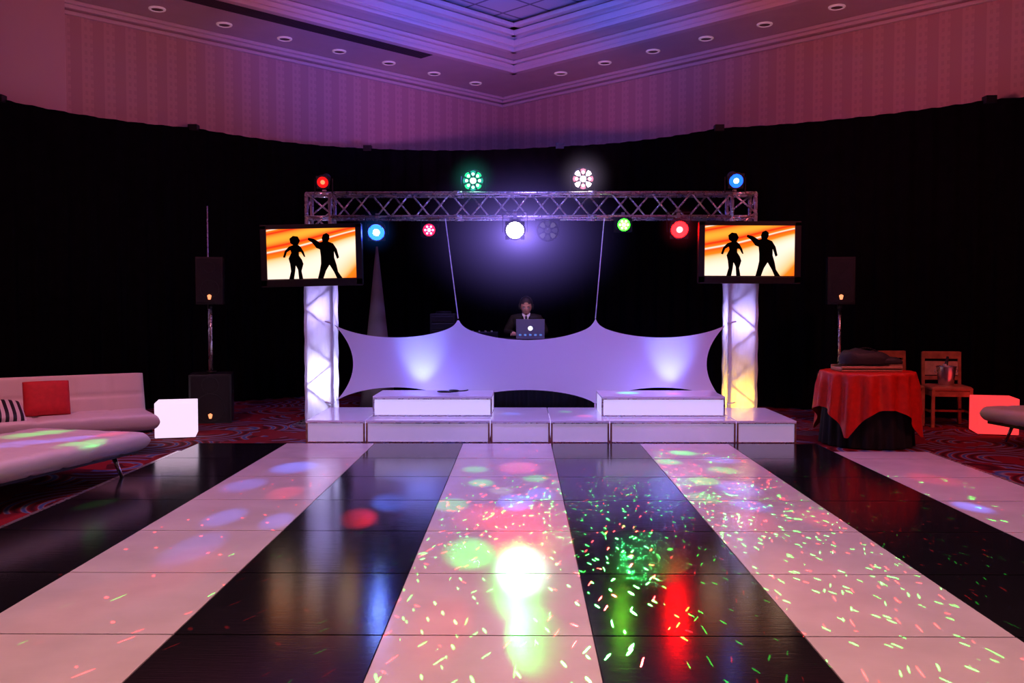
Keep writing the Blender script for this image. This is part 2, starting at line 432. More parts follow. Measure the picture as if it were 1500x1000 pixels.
# ---------------------------------------------------------------- TVs
SCR = bpy.data.materials.new('tv_picture'); SCR.use_nodes = True; k = N(SCR.node_tree); nt = SCR.node_tree
tc = k.n('ShaderNodeTexCoord'); mp = k.n('ShaderNodeMapping'); mp.inputs['Rotation'].default_value = (0, .35, 0); mp.inputs['Scale'].default_value = (1.0, 1, 2.0); mp.inputs['Location'].default_value = (.3, 0, .35)
k.l(tc.outputs['Object'], mp.inputs[0])
wv = k.n('ShaderNodeTexWave'); wv.bands_direction = 'Z'; wv.inputs['Scale'].default_value = .22; wv.inputs['Distortion'].default_value = 5.5; wv.inputs['Detail'].default_value = 0; wv.inputs['Detail Scale'].default_value = 2.2
k.l(mp.outputs[0], wv.inputs['Vector'])
cr = k.ramp(wv.outputs['Fac'], [(0, (.95, .75, .6)), (.18, (.95, .5, .2)), (.26, (1, .20, .01)), (.48, (1, .08, .005)), (.56, (1, .75, .6)), (.62, (1, .2, .01)), (.80, (.7, .015, .005)), (1, (1, .35, .03))])
emn = k.n('ShaderNodeEmission'); emn.inputs[1].default_value = 1.4; k.l(cr, emn.inputs[0]); k.l(emn.outputs[0], nt.nodes['Material Output'].inputs[0])
SIL = mat('picture_black', (.004, .002, .002), .9, spec=0)
def tv(X, Z, roll):
    b = B()
    b.box((0, .05, -.02), (1.18, .07, .70), BLK); b.box((0, .10, 0), (.9, .06, .45), BLK)
    b.box((0, .01, .315), (1.18, .03, .05), BLK); b.box((0, .01, -.34), (1.18, .03, .08), BLK)
    for s_ in (-1, 1): b.box((s_*.555, .01, -.02), (.07, .03, .70), BLK)
    b.box((0, .012, 0), (1.04, .006, .58), SCR)
    b.box((0, .17, 0), (.25, .08, .3), BLKM); b.box((0, .22, 0), (.2, .06, .12), BLKM)
    def P(pts): return [((p[0]-63.5)*.0082, (35.5-p[1])*.0082) for p in pts]
    woman = [(31, 71), (34, 60), (33, 50), (31, 42), (35, 34), (34, 30), (29, 33), (26, 41), (23, 40), (26, 31), (32, 25), (38, 23), (34, 20), (33, 14), (38, 10), (45, 11), (48, 17), (45, 23), (49, 26), (53, 33), (55, 40), (53, 40), (49, 33), (46, 33), (46, 38), (50, 44), (52, 50), (49, 60), (51, 71), (45, 71), (44, 58), (41, 52), (40, 60), (38, 71)]
    man = [(72, 71), (75, 60), (77, 50), (77, 40), (76, 30), (71, 28), (65, 20), (59, 16), (60, 13), (68, 15), (76, 20), (80, 19), (79, 14), (81, 9), (86, 7), (90, 10), (90, 15), (88, 19), (95, 22), (100, 30), (103, 42), (100, 44), (96, 33), (96, 42), (99, 52), (101, 62), (107, 71), (99, 71), (95, 62), (89, 52), (84, 60), (80, 71)]
    for pts in (woman, man): b.prism(P(pts), .002, .008, SIL)
    o = b.obj('flat_screen_tv', bevel=.003); o.location = (X, 10.62, Z); o.rotation_euler = (0, roll, 0)
tv(-2.44, 2.05, -.022); tv(2.65, 2.08, .004)

# ---------------------------------------------------------------- light fixtures
LENS = {}
def lens(nm, c, s):
    if nm not in LENS: LENS[nm] = mat('lens_'+nm, (.02, .02, .02), .3, em=c, es=s)
    return LENS[nm]
def par(x, z, r, lm, up, tilt=.35, hot=None):
    b = B(); y = TY-.05
    M = Matrix.Translation((x, y, z)) @ Matrix.Rotation(tilt, 4, 'X')
    b.cyl((0, .16, 0), (0, -.06, 0), r*.75, BLKM, r1=r, n=24, M=M); b.cyl((0, .22, 0), (0, .16, 0), r*.45, BLKM, r1=r*.75, n=24, M=M)
    b.ring((0, -.06, 0), (0, 1, 0), r, .012, BLKM, M=M); b.cyl((0, -.05, 0), (0, -.066, 0), r*.9, lm, n=24, M=M)
    if hot: b.sph((0, -.066, 0), (r*.36, .012, r*.36), hot, 16, 8, M=M)
    for i in range(4):
        t = pi/4+i*pi/2; b.box((math.cos(t)*r*1.12, -.07, math.sin(t)*r*1.12), (r*.4, .005, r*.4), BLKM, M=M)
    for s_ in (-1, 1): b.box((x+s_*(r+.03), y, z+(.06 if not up else -.06)), (.006, .03, r+.1), BLKM)
    zz = z+(r+.08 if not up else -r-.05); b.box((x, y, zz), (2*r+.07, .03, .006), BLKM)
    b.box((x, y+.03, (zz+(2.5 if not up else 2.78))/2), (.04, .05, abs(zz-(2.5 if not up else 2.78))+.05), ALU)
    return b.obj('par_can_light')
def flower(x, z, r, lm, lm2, up=True, hot=None):
    b = B(); y = TY+.02
    b.cyl((x, y+.22, z), (x, y, z), r*1.0, BLKM, n=16, smooth=False); b.ring((x, y, z), (0, 1, 0), r, .014, BLKM)
    for i in range(8):
        t = 2*pi*i/8
        M = Matrix.Translation((x, y-.012, z)) @ Matrix.Rotation(t, 4, 'Y')
        b.prism([(.045, 0), (r*.6, r*.2), (r*.9, r*.24), (r*.98, 0), (r*.9, -r*.24), (r*.6, -r*.2)], -.004, .006, lm if i % 2 else lm2, M=M)
        if hot: b.sph((x+r*.62*math.cos(t), y-.018, z+r*.62*math.sin(t)), (.016, .006, .016), hot, 10, 6)
    b.sph((x, y-.01, z), (.035, .02, .035), hot or lm2)
    sg = -1 if up else 1
    for s_ in (-1, 1): b.box((x+s_*(r+.02), y+.1, z+sg*.06), (.008, .04, r+.12), BLKM)
    b.box((x, y+.1, 2.81 if up else 2.47), (2*r+.06, .05, .02), BLKM)
    return b.obj('moonflower_effect_light')
def boxfix(x, z, lm, hot, wd=.2):
    b = B(); y = TY
    b.box((x, y+.05, z), (wd, .2, .15), BLKM)
    b.cyl((x, y-.046, z), (x, y-.062, z), .072, lm, n=28); b.ring((x, y-.05, z), (0, 1, 0), .074, .009, BLKM)
    for i in range(6): b.sph((x+.045*math.cos(i*pi/3), y-.062, z+.045*math.sin(i*pi/3)), (.013, .008, .013), hot, 10, 6)
    b.sph((x, y-.062, z), (.022, .01, .022), hot, 12, 8)
    for s_ in (-1, 1): b.box((x+s_*(wd/2+.006), y+.05, z+.05), (.006, .03, .18), BLKM)
    b.box((x, y+.05, z+.14), (wd+.02, .03, .008), BLKM); b.box((x, y+.04, (z+.14+2.5)/2), (.04, .04, abs(2.5-z-.14)+.03), ALU)
    return b.obj('effect_light_box')
f1 = par(-2.34, 2.92, .075, lens('red_dim', (1, .004, .002), 1.4), True, hot=lens('red_hot', (1, .1, .04), 4))
f2 = flower(-.57, 2.93, .125, lens('green', (.02, 1, .30), 1.4), lens('cyan', (.02, .5, .35), .9), hot=lens('green_hot', (.5, 1, .8), 9))
f3 = flower(.74, 2.95, .125, lens('white', (1, .75, .9), 4), lens('pink', (1, .22, .35), 1.6), hot=lens('white_hot3', (1, .9, .95), 16))
f4 = par(2.53, 2.93, .09, lens('blue', (.002, .05, 1), 6), True, hot=lens('blue_hot', (.4, .7, 1), 8))
f5 = par(-1.71, 2.33, .105, lens('blue2', (.002, .018, 1), 32), False, hot=lens('blue_hot2', (.4, .65, 1), 110))
f6 = boxfix(-1.09, 2.34, lens('red_box', (1, .01, .06), 3), lens('red_boxhot', (1, .2, .4), 8))
f7 = par(-.07, 2.36, .115, lens('white_hot', (.85, .82, 1), 22), False, .45)
f8 = flower(.32, 2.34, .12, lens('dim', (.3, .25, .4), .25), lens('dim2', (.15, .12, .3), .2), False)
f9 = boxfix(1.22, 2.40, lens('green_box', (.01, 1, .006), 30), lens('green_boxhot', (.9, 1, .1), 30))
f10 = par(1.87, 2.36, .11, lens('red', (1, .0006, .0008), 100), False, hot=lens('red_hot2', (1, .012, .012), 80))

SRC = {'L': (f5, (-1.71, 10.75, 2.30)), 'G': (f2, (-.57, 10.75, 2.93)), 'W': (f3, (.74, 10.75, 2.95)), 'C': (f7, (-.07, 10.72, 2.30)), 'R': (f10, (1.87, 10.72, 2.30)), 'B': (f4, (2.53, 10.72, 2.9)), 'N': (f9, (1.22, 10.75, 2.38))}
cols = {'g': (.02, 1, .10), 'b': (.07, .18, 1), 'r': (1, .015, .02), 'w': (.6, .85, .8), 'p': (1, .12, .28), 'o': (1, .15, .04), 'c': (.1, .6, 1)}
def beam(sk, tx, ty, r, c, e, tz=0.02, blend=.85):
    f, s_ = SRC[sk]; d = (Vector((tx, ty, tz))-Vector(s_)).length
    light('beam', 'SPOT', s_, (tx, ty, tz), cols[c], e, .015, math.degrees(2*math.atan(r*1.15/d)), blend, parent=f)
Q = 3.4
for a in [('G', -.50, 6.5, .13, 'g', 260), ('G', -.32, 7.3, .11, 'g', 260), ('W', .12, 7.5, .11, 'g', 240), ('C', -.29, 6.15, .18, 'r', 200), ('C', -.04, 6.6, .14, 'b', 300), ('C', .15, 6.9, .12, 'b', 240), ('G', -.15, 7.0, .10, 'w', 120),
          ('G', -.30, 5.25, .16, 'g', 300), ('C', .02, 4.95, .16, 'w', 150), ('C', .02, 4.9, .26, 'g', 60), ('N', .24, 5.6, .14, 'g', 240), ('C', -.37, 4.0, .15, 'r', 200), ('C', -.02, 8.0, .2, 'p', 160), ('G', -.4, 7.9, .12, 'g', 160),
          ('C', .1, 5.9, .35, 'r', 150), ('C', .08, 3.9, .14, 'g', 90), ('L', -2.0, 6.1, .13, 'b', 420), ('L', -1.62, 6.0, .11, 'b', 420), ('L', -1.93, 5.34, .16, 'b', 350), ('L', -1.85, 4.9, .2, 'r', 160), ('L', -2.0, 8.0, .2, 'b', 300),
          ('L', -1.8, 6.9, .14, 'r', 220), ('L', -2.2, 7.2, .16, 'b', 240), ('L', -3.06, 6.5, .1, 'g', 900), ('L', -3.0, 7.6, .14, 'b', 900), ('L', -2.7, 7.0, .14, 'r', 600), ('L', -1.1, 6.1, .13, 'r', 400), ('L', -.95, 6.6, .15, 'b', 500), ('L', -1.0, 7.6, .16, 'b', 500),
          ('W', 1.57, 8.8, .13, 'g', 300), ('W', 1.35, 8.3, .12, 'g', 260), ('W', 1.85, 8.4, .15, 'b', 220), ('W', 1.75, 7.9, .12, 'g', 260), ('W', 1.35, 6.75, .12, 'g', 280), ('W', 1.64, 6.5, .13, 'b', 420), ('W', 1.5, 7.4, .12, 'g', 280),
          ('R', 1.7, 7.1, .18, 'b', 280), ('R', 1.55, 6.0, .16, 'r', 180), ('R', 2.0, 6.1, .14, 'r', 200), ('B', 3.2, 6.45, .11, 'b', 800), ('B', 3.4, 7.5, .2, 'r', 140), ('N', .75, 5.2, .22, 'g', 350), ('R', 1.5, 4.6, .3, 'r', 120),
          ('B', 3.5, 5.2, .15, 'r', 180), ('L', -2.1, 4.2, .2, 'o', 120)]:
    beam(*a[:5], a[5]*Q)
for a in [('L', -3.6, 7.3, .12, 'b', 400, .4), ('L', -3.4, 7.1, .10, 'g', 450, .4), ('L', -4.0, 7.6, .14, 'g', 450, .4), ('L', -3.4, 7.55, .09, 'r', 300, .4), ('L', -3.9, 7.0, .14, 'b', 400, .4),
          ('G', -.1, 10.1, .12, 'b', 110, .24), ('G', .5, 10.3, .08, 'g', 110, .24), ('W', .7, 9.9, .1, 'r', 100, .24), ('N', 1.2, 10.2, .14, 'g', 110, .47), ('R', 1.7, 10.1, .1, 'r', 110, .47), ('L', -1.2, 10.1, .12, 'b', 110, .47)]:
    beam(*a[:5], a[5]*Q, a[6])

def laser(nm, src, tgt, col, e, phi, scale, thr, cone, parent):
    o = light(nm, 'SPOT', src, tgt, (1, 1, 1), e, .001, cone, .3, parent=parent); L = o.data; L.use_nodes = True
    k = N(L.node_tree); em_ = [n for n in L.node_tree.nodes if n.type == 'EMISSION'][0]
    tc = k.n('ShaderNodeTexCoord'); m0 = k.n('ShaderNodeMapping'); m0.inputs['Rotation'].default_value = (0, 0, phi); k.l(tc.outputs['Normal'], m0.inputs[0])
    mp = k.n('ShaderNodeMapping'); mp.inputs['Scale'].default_value = scale; mp.inputs['Location'].default_value = (phi*3, phi*7, 0)
    k.l(m0.outputs[0], mp.inputs[0]); v = k.n('ShaderNodeTexVoronoi'); v.inputs['Scale'].default_value = 1; k.l(mp.outputs[0], v.inputs['Vector'])
    k.l(k.math('LESS_THAN', v.outputs['Distance'], thr), em_.inputs['Strength'])
    em_.inputs['Color'].default_value = (*col, 1)
NL = (1.22, 10.75, 2.38)
laser('laser_green', NL, (.85, 5.8, 0), (.03, 1, .05), 110000, .6, (52, 260, 170), .12, 26, f9)
laser('laser_green_fan', NL, (1.0, 5.2, 0), (.03, 1, .05), 90000, -.75, (38, 230, 150), .10, 34, f9)
laser('laser_green_wide', NL, (1.5, 5.6, 0), (.03, 1, .05), 60000, 1.3, (28, 190, 120), .08, 60, f9)
laser('laser_red', NL, (.9, 5.4, 0), (1, .02, .02), 90000, -1.1, (38, 220, 140), .10, 44, f9)
laser('laser_red_wide', NL, (.4, 5.8, 0), (1, .02, .02), 60000, .25, (28, 170, 110), .08, 70, f9)

# haze spheres that emit light themselves, standing in for lamp scatter
hzr = bpy.data.objects.new('stage_haze_glow', None); S.collection.objects.link(hzr)
def glow_haze(nm, loc, sc, col, a, b_, p2):
    HZ = bpy.data.materials.new('emissive_haze_'+nm); HZ.use_nodes = True; nt = HZ.node_tree; k = N(nt); nt.nodes.remove(nt.nodes['Principled BSDF'])
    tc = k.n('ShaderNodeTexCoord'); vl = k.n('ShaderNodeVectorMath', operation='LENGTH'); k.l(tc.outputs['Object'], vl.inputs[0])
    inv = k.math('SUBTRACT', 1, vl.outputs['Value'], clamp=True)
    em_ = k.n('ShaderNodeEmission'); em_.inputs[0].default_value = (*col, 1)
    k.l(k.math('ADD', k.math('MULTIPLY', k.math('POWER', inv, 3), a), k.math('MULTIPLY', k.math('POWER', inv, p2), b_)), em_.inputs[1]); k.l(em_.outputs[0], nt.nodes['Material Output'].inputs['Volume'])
    b = B(); b.sph((0, 0, 0), 1, HZ, 32, 20); h = b.obj('glow_haze_'+nm, loc=loc, parent=hzr); h.scale = sc
glow_haze('main', (0, 10.86, 2.28), (1.5, .8, 1.1), (.30, .20, 1), 1.2, 12, 12)
glow_haze('white', (.74, 10.8, 2.95), (.42, .3, .42), (.8, .6, 1), 1.2, 0, 5)
glow_haze('green', (-.57, 10.8, 2.93), (.36, .3, .36), (.05, .8, .6), 1.0, 0, 5)
glow_haze('blue', (-1.71, 10.74, 2.31), (.32, .2, .32), (.03, .2, 1), 1.3, 0, 5)
glow_haze('red', (1.87, 10.74, 2.34), (.32, .2, .32), (1, .03, .08), .9, 0, 5)

# ---------------------------------------------------------------- speakers
GR = mat('speaker_grille', (.02, .02, .022), .5, metal=.4, bump=.6, bscale=400)
def speaker(name, X, Y, z0_, w_, h_, d_, led, rz=0):
    b = B()
    b.box((0, 0, h_/2), (w_, d_, h_), BLK)
    b.box((0, -d_/2-.006, h_/2), (w_*.9, .012, h_*.93), GR)
    b.ring((0, -d_/2-.012, h_*.32), (0, 1, 0), w_*.34, .006, BLKM); b.ring((0, -d_/2-.012, h_*.78), (0, 1, 0), w_*.2, .006, BLKM)
    for s_ in (-1, 1): b.box((s_*(w_/2+.004), 0, h_*.6), (.01, .12, .04), BLKM)
    b.prism([(-.014, h_*.10), (.014, h_*.10), (.026, h_*.10+.05), (0, h_*.10+.065), (-.026, h_*.10+.05)], -d_/2-.02, -d_/2-.012, led)
    return b.obj(name, bevel=.008, loc=(X, Y, z0_), rz=rz)
LED = mat('speaker_badge_led', (.1, .1, .1), .4, em=(1, .3, .12), es=1.6)
for X, Y, rz in ((-3.87, 11.35, .25), (3.97, 11.4, -.25)):
    speaker('subwoofer', X, Y, 0, .50, .60, .5, LED, rz)
    zb = 1.46
    speaker('loudspeaker', X, Y, zb, .32, .58, .32, LED, rz)
    b = B(); b.cyl((X, Y, .6), (X, Y, zb), .018, ALU, n=12); b.cyl((X, Y, .6), (X, Y, .63), .06, BLKM); b.cyl((X, Y, 1.40), (X, Y, 1.46), .03, BLKM)
    b.obj('speaker_pole')
b = B(); b.cyl((-4.12, 12.0, 0), (-4.12, 12.0, 2.75), .010, ALU, n=10); b.cyl((-4.12, 12, 0), (-4.12, 12, .02), .18, BLKM); b.obj('light_pole')

# ---------------------------------------------------------------- DJ booth
b = B(); TZ = 1.02
b.box((0, 11.8, TZ-.02), (2.6, .6, .04), BLK)
def skirt(u, v):
    x = -1.3+2.6*u; return (x, 11.49+.018*math.sin(u*150), .02+(TZ-.03)*v)
b.grid(skirt, 300, 4, BLKC)
for x in (-1.25, 1.25):
    for y in (11.55, 12.05): b.cyl((x, y, 0), (x, y, TZ-.04), .02, BLKM)
b.obj('dj_table')
b = B()
M = Matrix.Translation((.12, 11.68, TZ))
SILV = mat('laptop_silver', (.5, .5, .55), .35, metal=.6, em=(.3, .3, .8), es=.03)
b.box((0, .0, .012), (.36, .25, .018), SILV, M); b.box((0, .01, .0225), (.31, .14, .003), BLK, M)
ML = M @ Matrix.Translation((0, -.12, .02)) @ Matrix.Rotation(.22, 4, 'X')
b.box((0, 0, .12), (.36, .01, .235), SILV, ML); b.box((0, .0065, .12), (.33, .002, .2), mat('laptop_screen', (.02, .02, .02), .2, em=(.35, .5, 1), es=1.5), ML)
b.cyl((0, -.006, .12), (0, -.0045, .12), .028, mat('laptop_emblem', (.8, .8, .8), .3, em=(.9, .95, 1), es=3), M=ML, n=20)
STK = mat('sticker', (.2, .5, .9), .5, em=(.2, .45, 1), es=.4)
for i in range(5): b.box((-.13+i*.065, -.0055, .035), (.03, .001, .022), STK, ML)
b.obj('laptop', bevel=.002)
b = B(); b.box((-1.0, 11.8, TZ+.16), (.32, .34, .32), BLK)
for i in range(3): b.box((-1.0, 11.625, TZ+.07+i*.09), (.28, .012, .075), BLKM)
for s_ in (-1, 1): b.cyl((-1+s_*.1, 11.62, TZ+.06), (-1+s_*.1, 11.60, TZ+.06), .012, ALU)
b.cyl((-1.0, 11.8, TZ+.32), (-1.0, 11.8, TZ+.35), .1, BLKM)
b.obj('equipment_rack_case', bevel=.006)
b = B(); b.box((-.5, 11.85, TZ+.04), (.4, .35, .08), BLKM)
for i in range(4):
    b.cyl((-.62+i*.08, 11.8, TZ+.08), (-.62+i*.08, 11.8, TZ+.10), .014, ALU, n=10); b.box((-.62+i*.08, 11.92, TZ+.083), (.012, .08, .008), ALU)
b.obj('dj_mixer', bevel=.004)

b = B(); b.cyl((-1.97, 12.5, .01), (-1.97, 12.5, 2.25), .25, mat('beige_spandex', (.25, .18, .15), .8), r1=.012, n=32)
b.obj('spandex_cone')

# DJ person
dj = bpy.data.objects.new('dj_man', None); S.collection.objects.link(dj); dj.location = (.07, 12.33, 0)
SUIT = mat('black_suit', (.012, .012, .016), .8); SKIN = mat('skin', (.55, .30, .22), .5, noise=.05); HAIR = mat('dark_hair', (.02, .012, .008), .6, bump=.5, bscale=120)
SHIRT = mat('white_shirt', (.8, .8, .85), .7)
def skin_obj(name, pts, edges_, rad, m, parent, sub=2, root=0):
    me = bpy.data.meshes.new(name); me.from_pydata(pts, edges_, []); me.materials.append(m)
    o = bpy.data.objects.new(name, me); S.collection.objects.link(o); o.parent = parent
    sk = o.modifiers.new('skin', 'SKIN'); sk.use_smooth_shade = True
    for v, r in zip(me.skin_vertices[0].data, rad):
        v.radius = (r, r) if isinstance(r, (int, float)) else r; v.use_root = False
    me.skin_vertices[0].data[root].use_root = True
    s_ = o.modifiers.new('sub', 'SUBSURF'); s_.levels = sub; s_.render_levels = sub
    return o
P = [(0, .20, .86), (0, .16, 1.0), (0, .07, 1.14), (0, .0, 1.25), (0, -.045, 1.32), (.17, .01, 1.255), (-.17, .01, 1.255),
     (.27, -.0, 1.08), (-.27, -.0, 1.08), (.15, -.24, 1.085), (-.17, -.24, 1.085),
     (.10, .2, .80), (-.10, .2, .80), (.17, .1, .46), (-.17, .1, .46), (.2, .24, .08), (-.2, .24, .08), (.21, .10, .04), (-.21, .10, .04)]
E = [(0, 1), (1, 2), (2, 3), (3, 4), (3, 5), (3, 6), (5, 7), (6, 8), (7, 9), (8, 10), (0, 11), (0, 12), (11, 13), (12, 14), (13, 15), (14, 16), (15, 17), (16, 18)]
R = [(.15, .11), (.14, .1), (.16, .11), (.13, .10), .05, .075, .075, .05, .05, .034, .034, .09, .09, .06, .06, .045, .045, .04, .04]
skin_obj('suit_body', P, E, R, SUIT, dj)
for sx, wx in ((1, .15), (-1, -.17)):
    base = Vector((wx, -.24, 1.085)); hp = [tuple(base), tuple(base+Vector((-sx*.01, -.05, -.012))), ]; he = [(0, 1)]; hr = [.024, (.034, .018)]
    for i, (dx, L) in enumerate(((-.03, .07), (-.010, .08), (.010, .075), (.030, .06))):
        r0 = base+Vector((dx-sx*.01, -.085, -.015)); n0 = len(hp)
        hp += [tuple(r0), tuple(r0+Vector((dx*.2, -L*.45, .004))), tuple(r0+Vector((dx*.3, -L*.8, -.012))), tuple(r0+Vector((dx*.3, -L, -.026)))]
        he += [(1, n0), (n0, n0+1), (n0+1, n0+2), (n0+2, n0+3)]; hr += [.010, .009, .008, .007]
    n0 = len(hp); t0 = base+Vector((-sx*.035, -.045, -.015))
    hp += [tuple(t0), tuple(t0+Vector((-sx*.02, -.03, -.008))), tuple(t0+Vector((-sx*.025, -.055, -.018)))]; he += [(1, n0), (n0, n0+1), (n0+1, n0+2)]; hr += [.013, .010, .008]
    skin_obj('hand', hp, he, hr, SKIN, dj)
b = B(); HM = Matrix.Translation((0, -.10, 1.425)) @ Matrix.Rotation(.28, 4, 'X')
def headfn(p):
    x, y, z = p
    if z < 0: x *= 1-.30*(-z)**1.5; y = y*(1-.18*(-z)) - .10*(-z)*(1 if y < 0 else 2)*.6
    if y < 0:
        nose = math.exp(-((x/.16)**2))*math.exp(-(((z+.12)/.22)**2)); y -= .22*nose
        for s_ in (-1, 1): y += .10*math.exp(-(((x-s_*.42)/.2)**2+((z-.06)/.13)**2))
        y -= .05*math.exp(-((x/.3)**2+((z+.5)/.08)**2)); y -= .05*math.exp(-((x/.35)**2+((z+.85)/.15)**2)); y -= .05*math.exp(-((x/.7)**2+((z-.25)/.08)**2))
    return Vector((x, y, z))
b.sph((0, 0, 0), (.074, .092, .118), SKIN, 40, 30, HM, headfn)
EYEW = mat('eye_white', (.8, .8, .8), .2); LIP = mat('lips', (.4, .12, .1), .5)
for s_ in (-1, 1):
    b.sph((s_*.031, -.079, .008), (.012, .009, .008), EYEW, 12, 8, HM); b.sph((s_*.031, -.086, .007), (.005, .004, .005), BLK, 8, 6, HM)
    b.box((s_*.031, -.088, .027), (.030, .008, .006), HAIR, HM); b.sph((s_*.076, .005, -.005), (.01, .018, .03), SKIN, 12, 8, HM)
b.sph((0, -.086, -.060), (.022, .008, .006), LIP, 12, 8, HM)
b.cyl((0, .01, -.06), (0, .05, -.16), .05, SKIN, r1=.055, M=HM)
def hairfn(p):
    x, y, z = p
    lim = .45 if y < -.3 else (-.35 if y > .2 else .0)
    return Vector((x, y, max(z, lim)))
b.sph((0, .008, .010), (.079, .094, .118), HAIR, 32, 20, HM, hairfn)
b.obj('head', parent=dj)
b = B(); n = 16; pts = [(.088*math.cos(pi*i/n), .005, .02+.125*math.sin(pi*i/n)) for i in range(n+1)]
b.tube(pts, .008, BLKM, M=HM)
for s_ in (-1, 1): b.cyl((s_*.075, .005, 0), (s_*.102, .005, 0), .036, BLKM, M=HM, n=20)
b.obj('headphones', parent=dj)
b = B(); b.prism([(-.05, 1.33), (.05, 1.33), (0, 1.17)], -.118, -.112, SHIRT); b.prism([(-.012, 1.31), (.012, 1.31), (.018, 1.2), (0, 1.17), (-.018, 1.2)], -.124, -.119, SUIT)
for s_ in (-1, 1): b.prism([(0, 1.31), (s_*.055, 1.345), (s_*.05, 1.31), (s_*.025, 1.285)], -.13, -.12, SHIRT)
b.obj('shirt_and_tie', parent=dj)
light('dj_spot', 'SPOT', (.1, 10.9, 2.2), (.07, 12.2, 1.4), (.9, .45, .5), 40, .05, 40, .5, parent=TR)  # spot aimed at the DJ, no fixture modelled for it

# ---------------------------------------------------------------- sofa, daybed, pillows
def futon(name, corner, ldir, wdir, L, Wd, z, back, lg=.25):
    l = Vector((*ldir, 0)).normalized(); wv_ = Vector((*wdir, 0)).normalized()
    M = Matrix(((l.x, wv_.x, 0, corner[0]), (l.y, wv_.y, 0, corner[1]), (0, 0, 1, 0), (0, 0, 0, 1)))
    b = B(); T = .16
    b.cushion(L, Wd, T, 6, 3, LEA, M @ Matrix.Translation((L/2, Wd/2, z-T/2)), pw=30)
    b.box((L/2, Wd/2, z-T-.0), (L*.94, Wd*.86, .05), BLKM, M)
    if back:
        MB = M @ Matrix.Translation((L/2, Wd+.07, z-.10)) @ Matrix.Rotation(math.radians(90-18), 4, 'X') @ Matrix.Translation((0, back/2, 0))
        b.cushion(L, back, T*.9, 6, 2, LEA, MB, pw=30)
    for x in (.3, L-.3):
        for y in (.14, Wd-.14):
            dx = -.05 if x < L/2 else .05; dy = -.05 if y < Wd/2 else .05
            b.cyl((x, y, z-T-.02), (x+dx, y+dy, 0.0), .02, CHR, r1=.014, n=12, M=M)
        b.cyl((x, .14, z-T-.03), (x, Wd-.14, z-T-.03), .014, CHR, n=10, M=M)
    return b.obj(name), M
_, MS = futon('white_futon_sofa', (-3.50, 8.78), (-.84, -.54), (-.54, .84), 2.1, .66, .40, .46)
_, MD = futon('white_daybed', (-3.16, 7.72), (-.24, -.97), (-.97, .24), 1.95, 1.16, .38, 0)
def pillow(name, loc, rot, sx, sy, m, T=.15):
    b = B(); b.cushion(sx, sy, T, 1, 1, m, None, pw=3.5, tuft=0, ru=28, rv=28); o = b.obj(name); o.location = loc; o.rotation_euler = rot; return o
STR = bpy.data.materials.new('striped_cloth'); STR.use_nodes = True; k = N(STR.node_tree); tc = k.n('ShaderNodeTexCoord'); sp = k.n('ShaderNodeSeparateXYZ'); k.l(tc.outputs['Object'], sp.inputs[0])
k.l(k.mix(k.math('GREATER_THAN', k.math('FRACT', k.math('MULTIPLY', sp.outputs[0], 16)), .5), (.75, .72, .7), (.01, .01, .015)), STR.node_tree.nodes['Principled BSDF'].inputs['Base Color'])
ang = math.atan2(.54, .84)
pillow('red_throw_pillow', MS @ Vector((.94, .46, .40+.16)), (math.radians(68), 0, ang), .40, .34, REDP)
pillow('striped_throw_pillow', MS @ Vector((1.36, .22, .40+.08)), (math.radians(25), .1, ang+.15), .42, .36, STR, .13)
_, MR = futon('white_daybed', (5.05, 8.95), (.98, .2), (-.2, .98), 1.8, .8, .38, 0)

def cube(X, Y, s_, h_, rz, c, e, base):
    G = mat('glow_cube_plastic', base, .4, em=c, es=e); b = B()
    b.box((0, 0, h_/2+.012), (s_, s_, h_), G); b.box((0, 0, .008), (s_*.9, s_*.9, .016), BLK)
    b.obj('glowing_cube_stool', loc=(X, Y, 0), rz=rz, bevel=.03)
cube(-3.81, 10.02, .42, .38, .28, (.98, .74, 1), 1.0, (.5, .5, .5))
cube(5.36, 10.35, .42, .40, -.25, (1, .045, .05), 1.1, (.5, .2, .2))

# ---------------------------------------------------------------- table with red cloth
TX, TYY = 3.62, 9.55; RT = .45; HT = .76
b = B()
def under(u, v):
    t = u*2*pi; r = RT*.93+.02*math.sin(t*22)*(1-v)+.04*(1-v); return (r*math.cos(t), r*math.sin(t), .012+(HT-.03)*v)
b.grid(under, 180, 6, BLKC)
b.cyl((0, 0, HT-.03), (0, 0, HT), RT, CARD, n=40)
half = .82; a0 = .08
def cloth(u, v):
    t = u*2*pi; c = math.cos(t-a0); s_ = math.sin(t-a0); rm = half/max(abs(c), abs(s_)); rm = min(rm, half*1.36)
    q = v*rm
    if q <= RT: return (q*math.cos(t), q*math.sin(t), HT+.006)
    L = q-RT; fold = .026*math.sin(t*16)*min(1, L/.15); r = RT+.012+.10*L+fold*1.1+.01
    return (r*math.cos(t), r*math.sin(t), HT+.006-L*.97)
b.grid(cloth, 220, 40, REDC)
b.obj('cocktail_table', loc=(TX, TYY, 0))
b = B(); b.box((TX-.02, TYY-.02, HT+.0275), (.62, .34, .035), CARD)
for s_ in (-1, 1): b.box((TX-.02, TYY-.02+s_*.16, HT+.045), (.62, .02, .04), CARD)
b.obj('wooden_tray', bevel=.004, merge=True)
b = B()
def bagfn(p):
    x, y, z = p; n_ = .08*math.sin(7*x+3)*math.cos(5*y)+.05*math.sin(11*x+4*z); return Vector((math.copysign(abs(x)**.7, x), math.copysign(abs(y)**.7, y), max(-.35, math.copysign(abs(z)**.8, z)*(1-.35*x))+n_*(1 if z > -.2 else 0)))
b.sph((0, 0, .05), (.27, .15, .11), NYL, 40, 24, None, bagfn)
b.sph((.22, -.03, .035), (.15, .12, .06), NYL, 24, 16, None, bagfn)
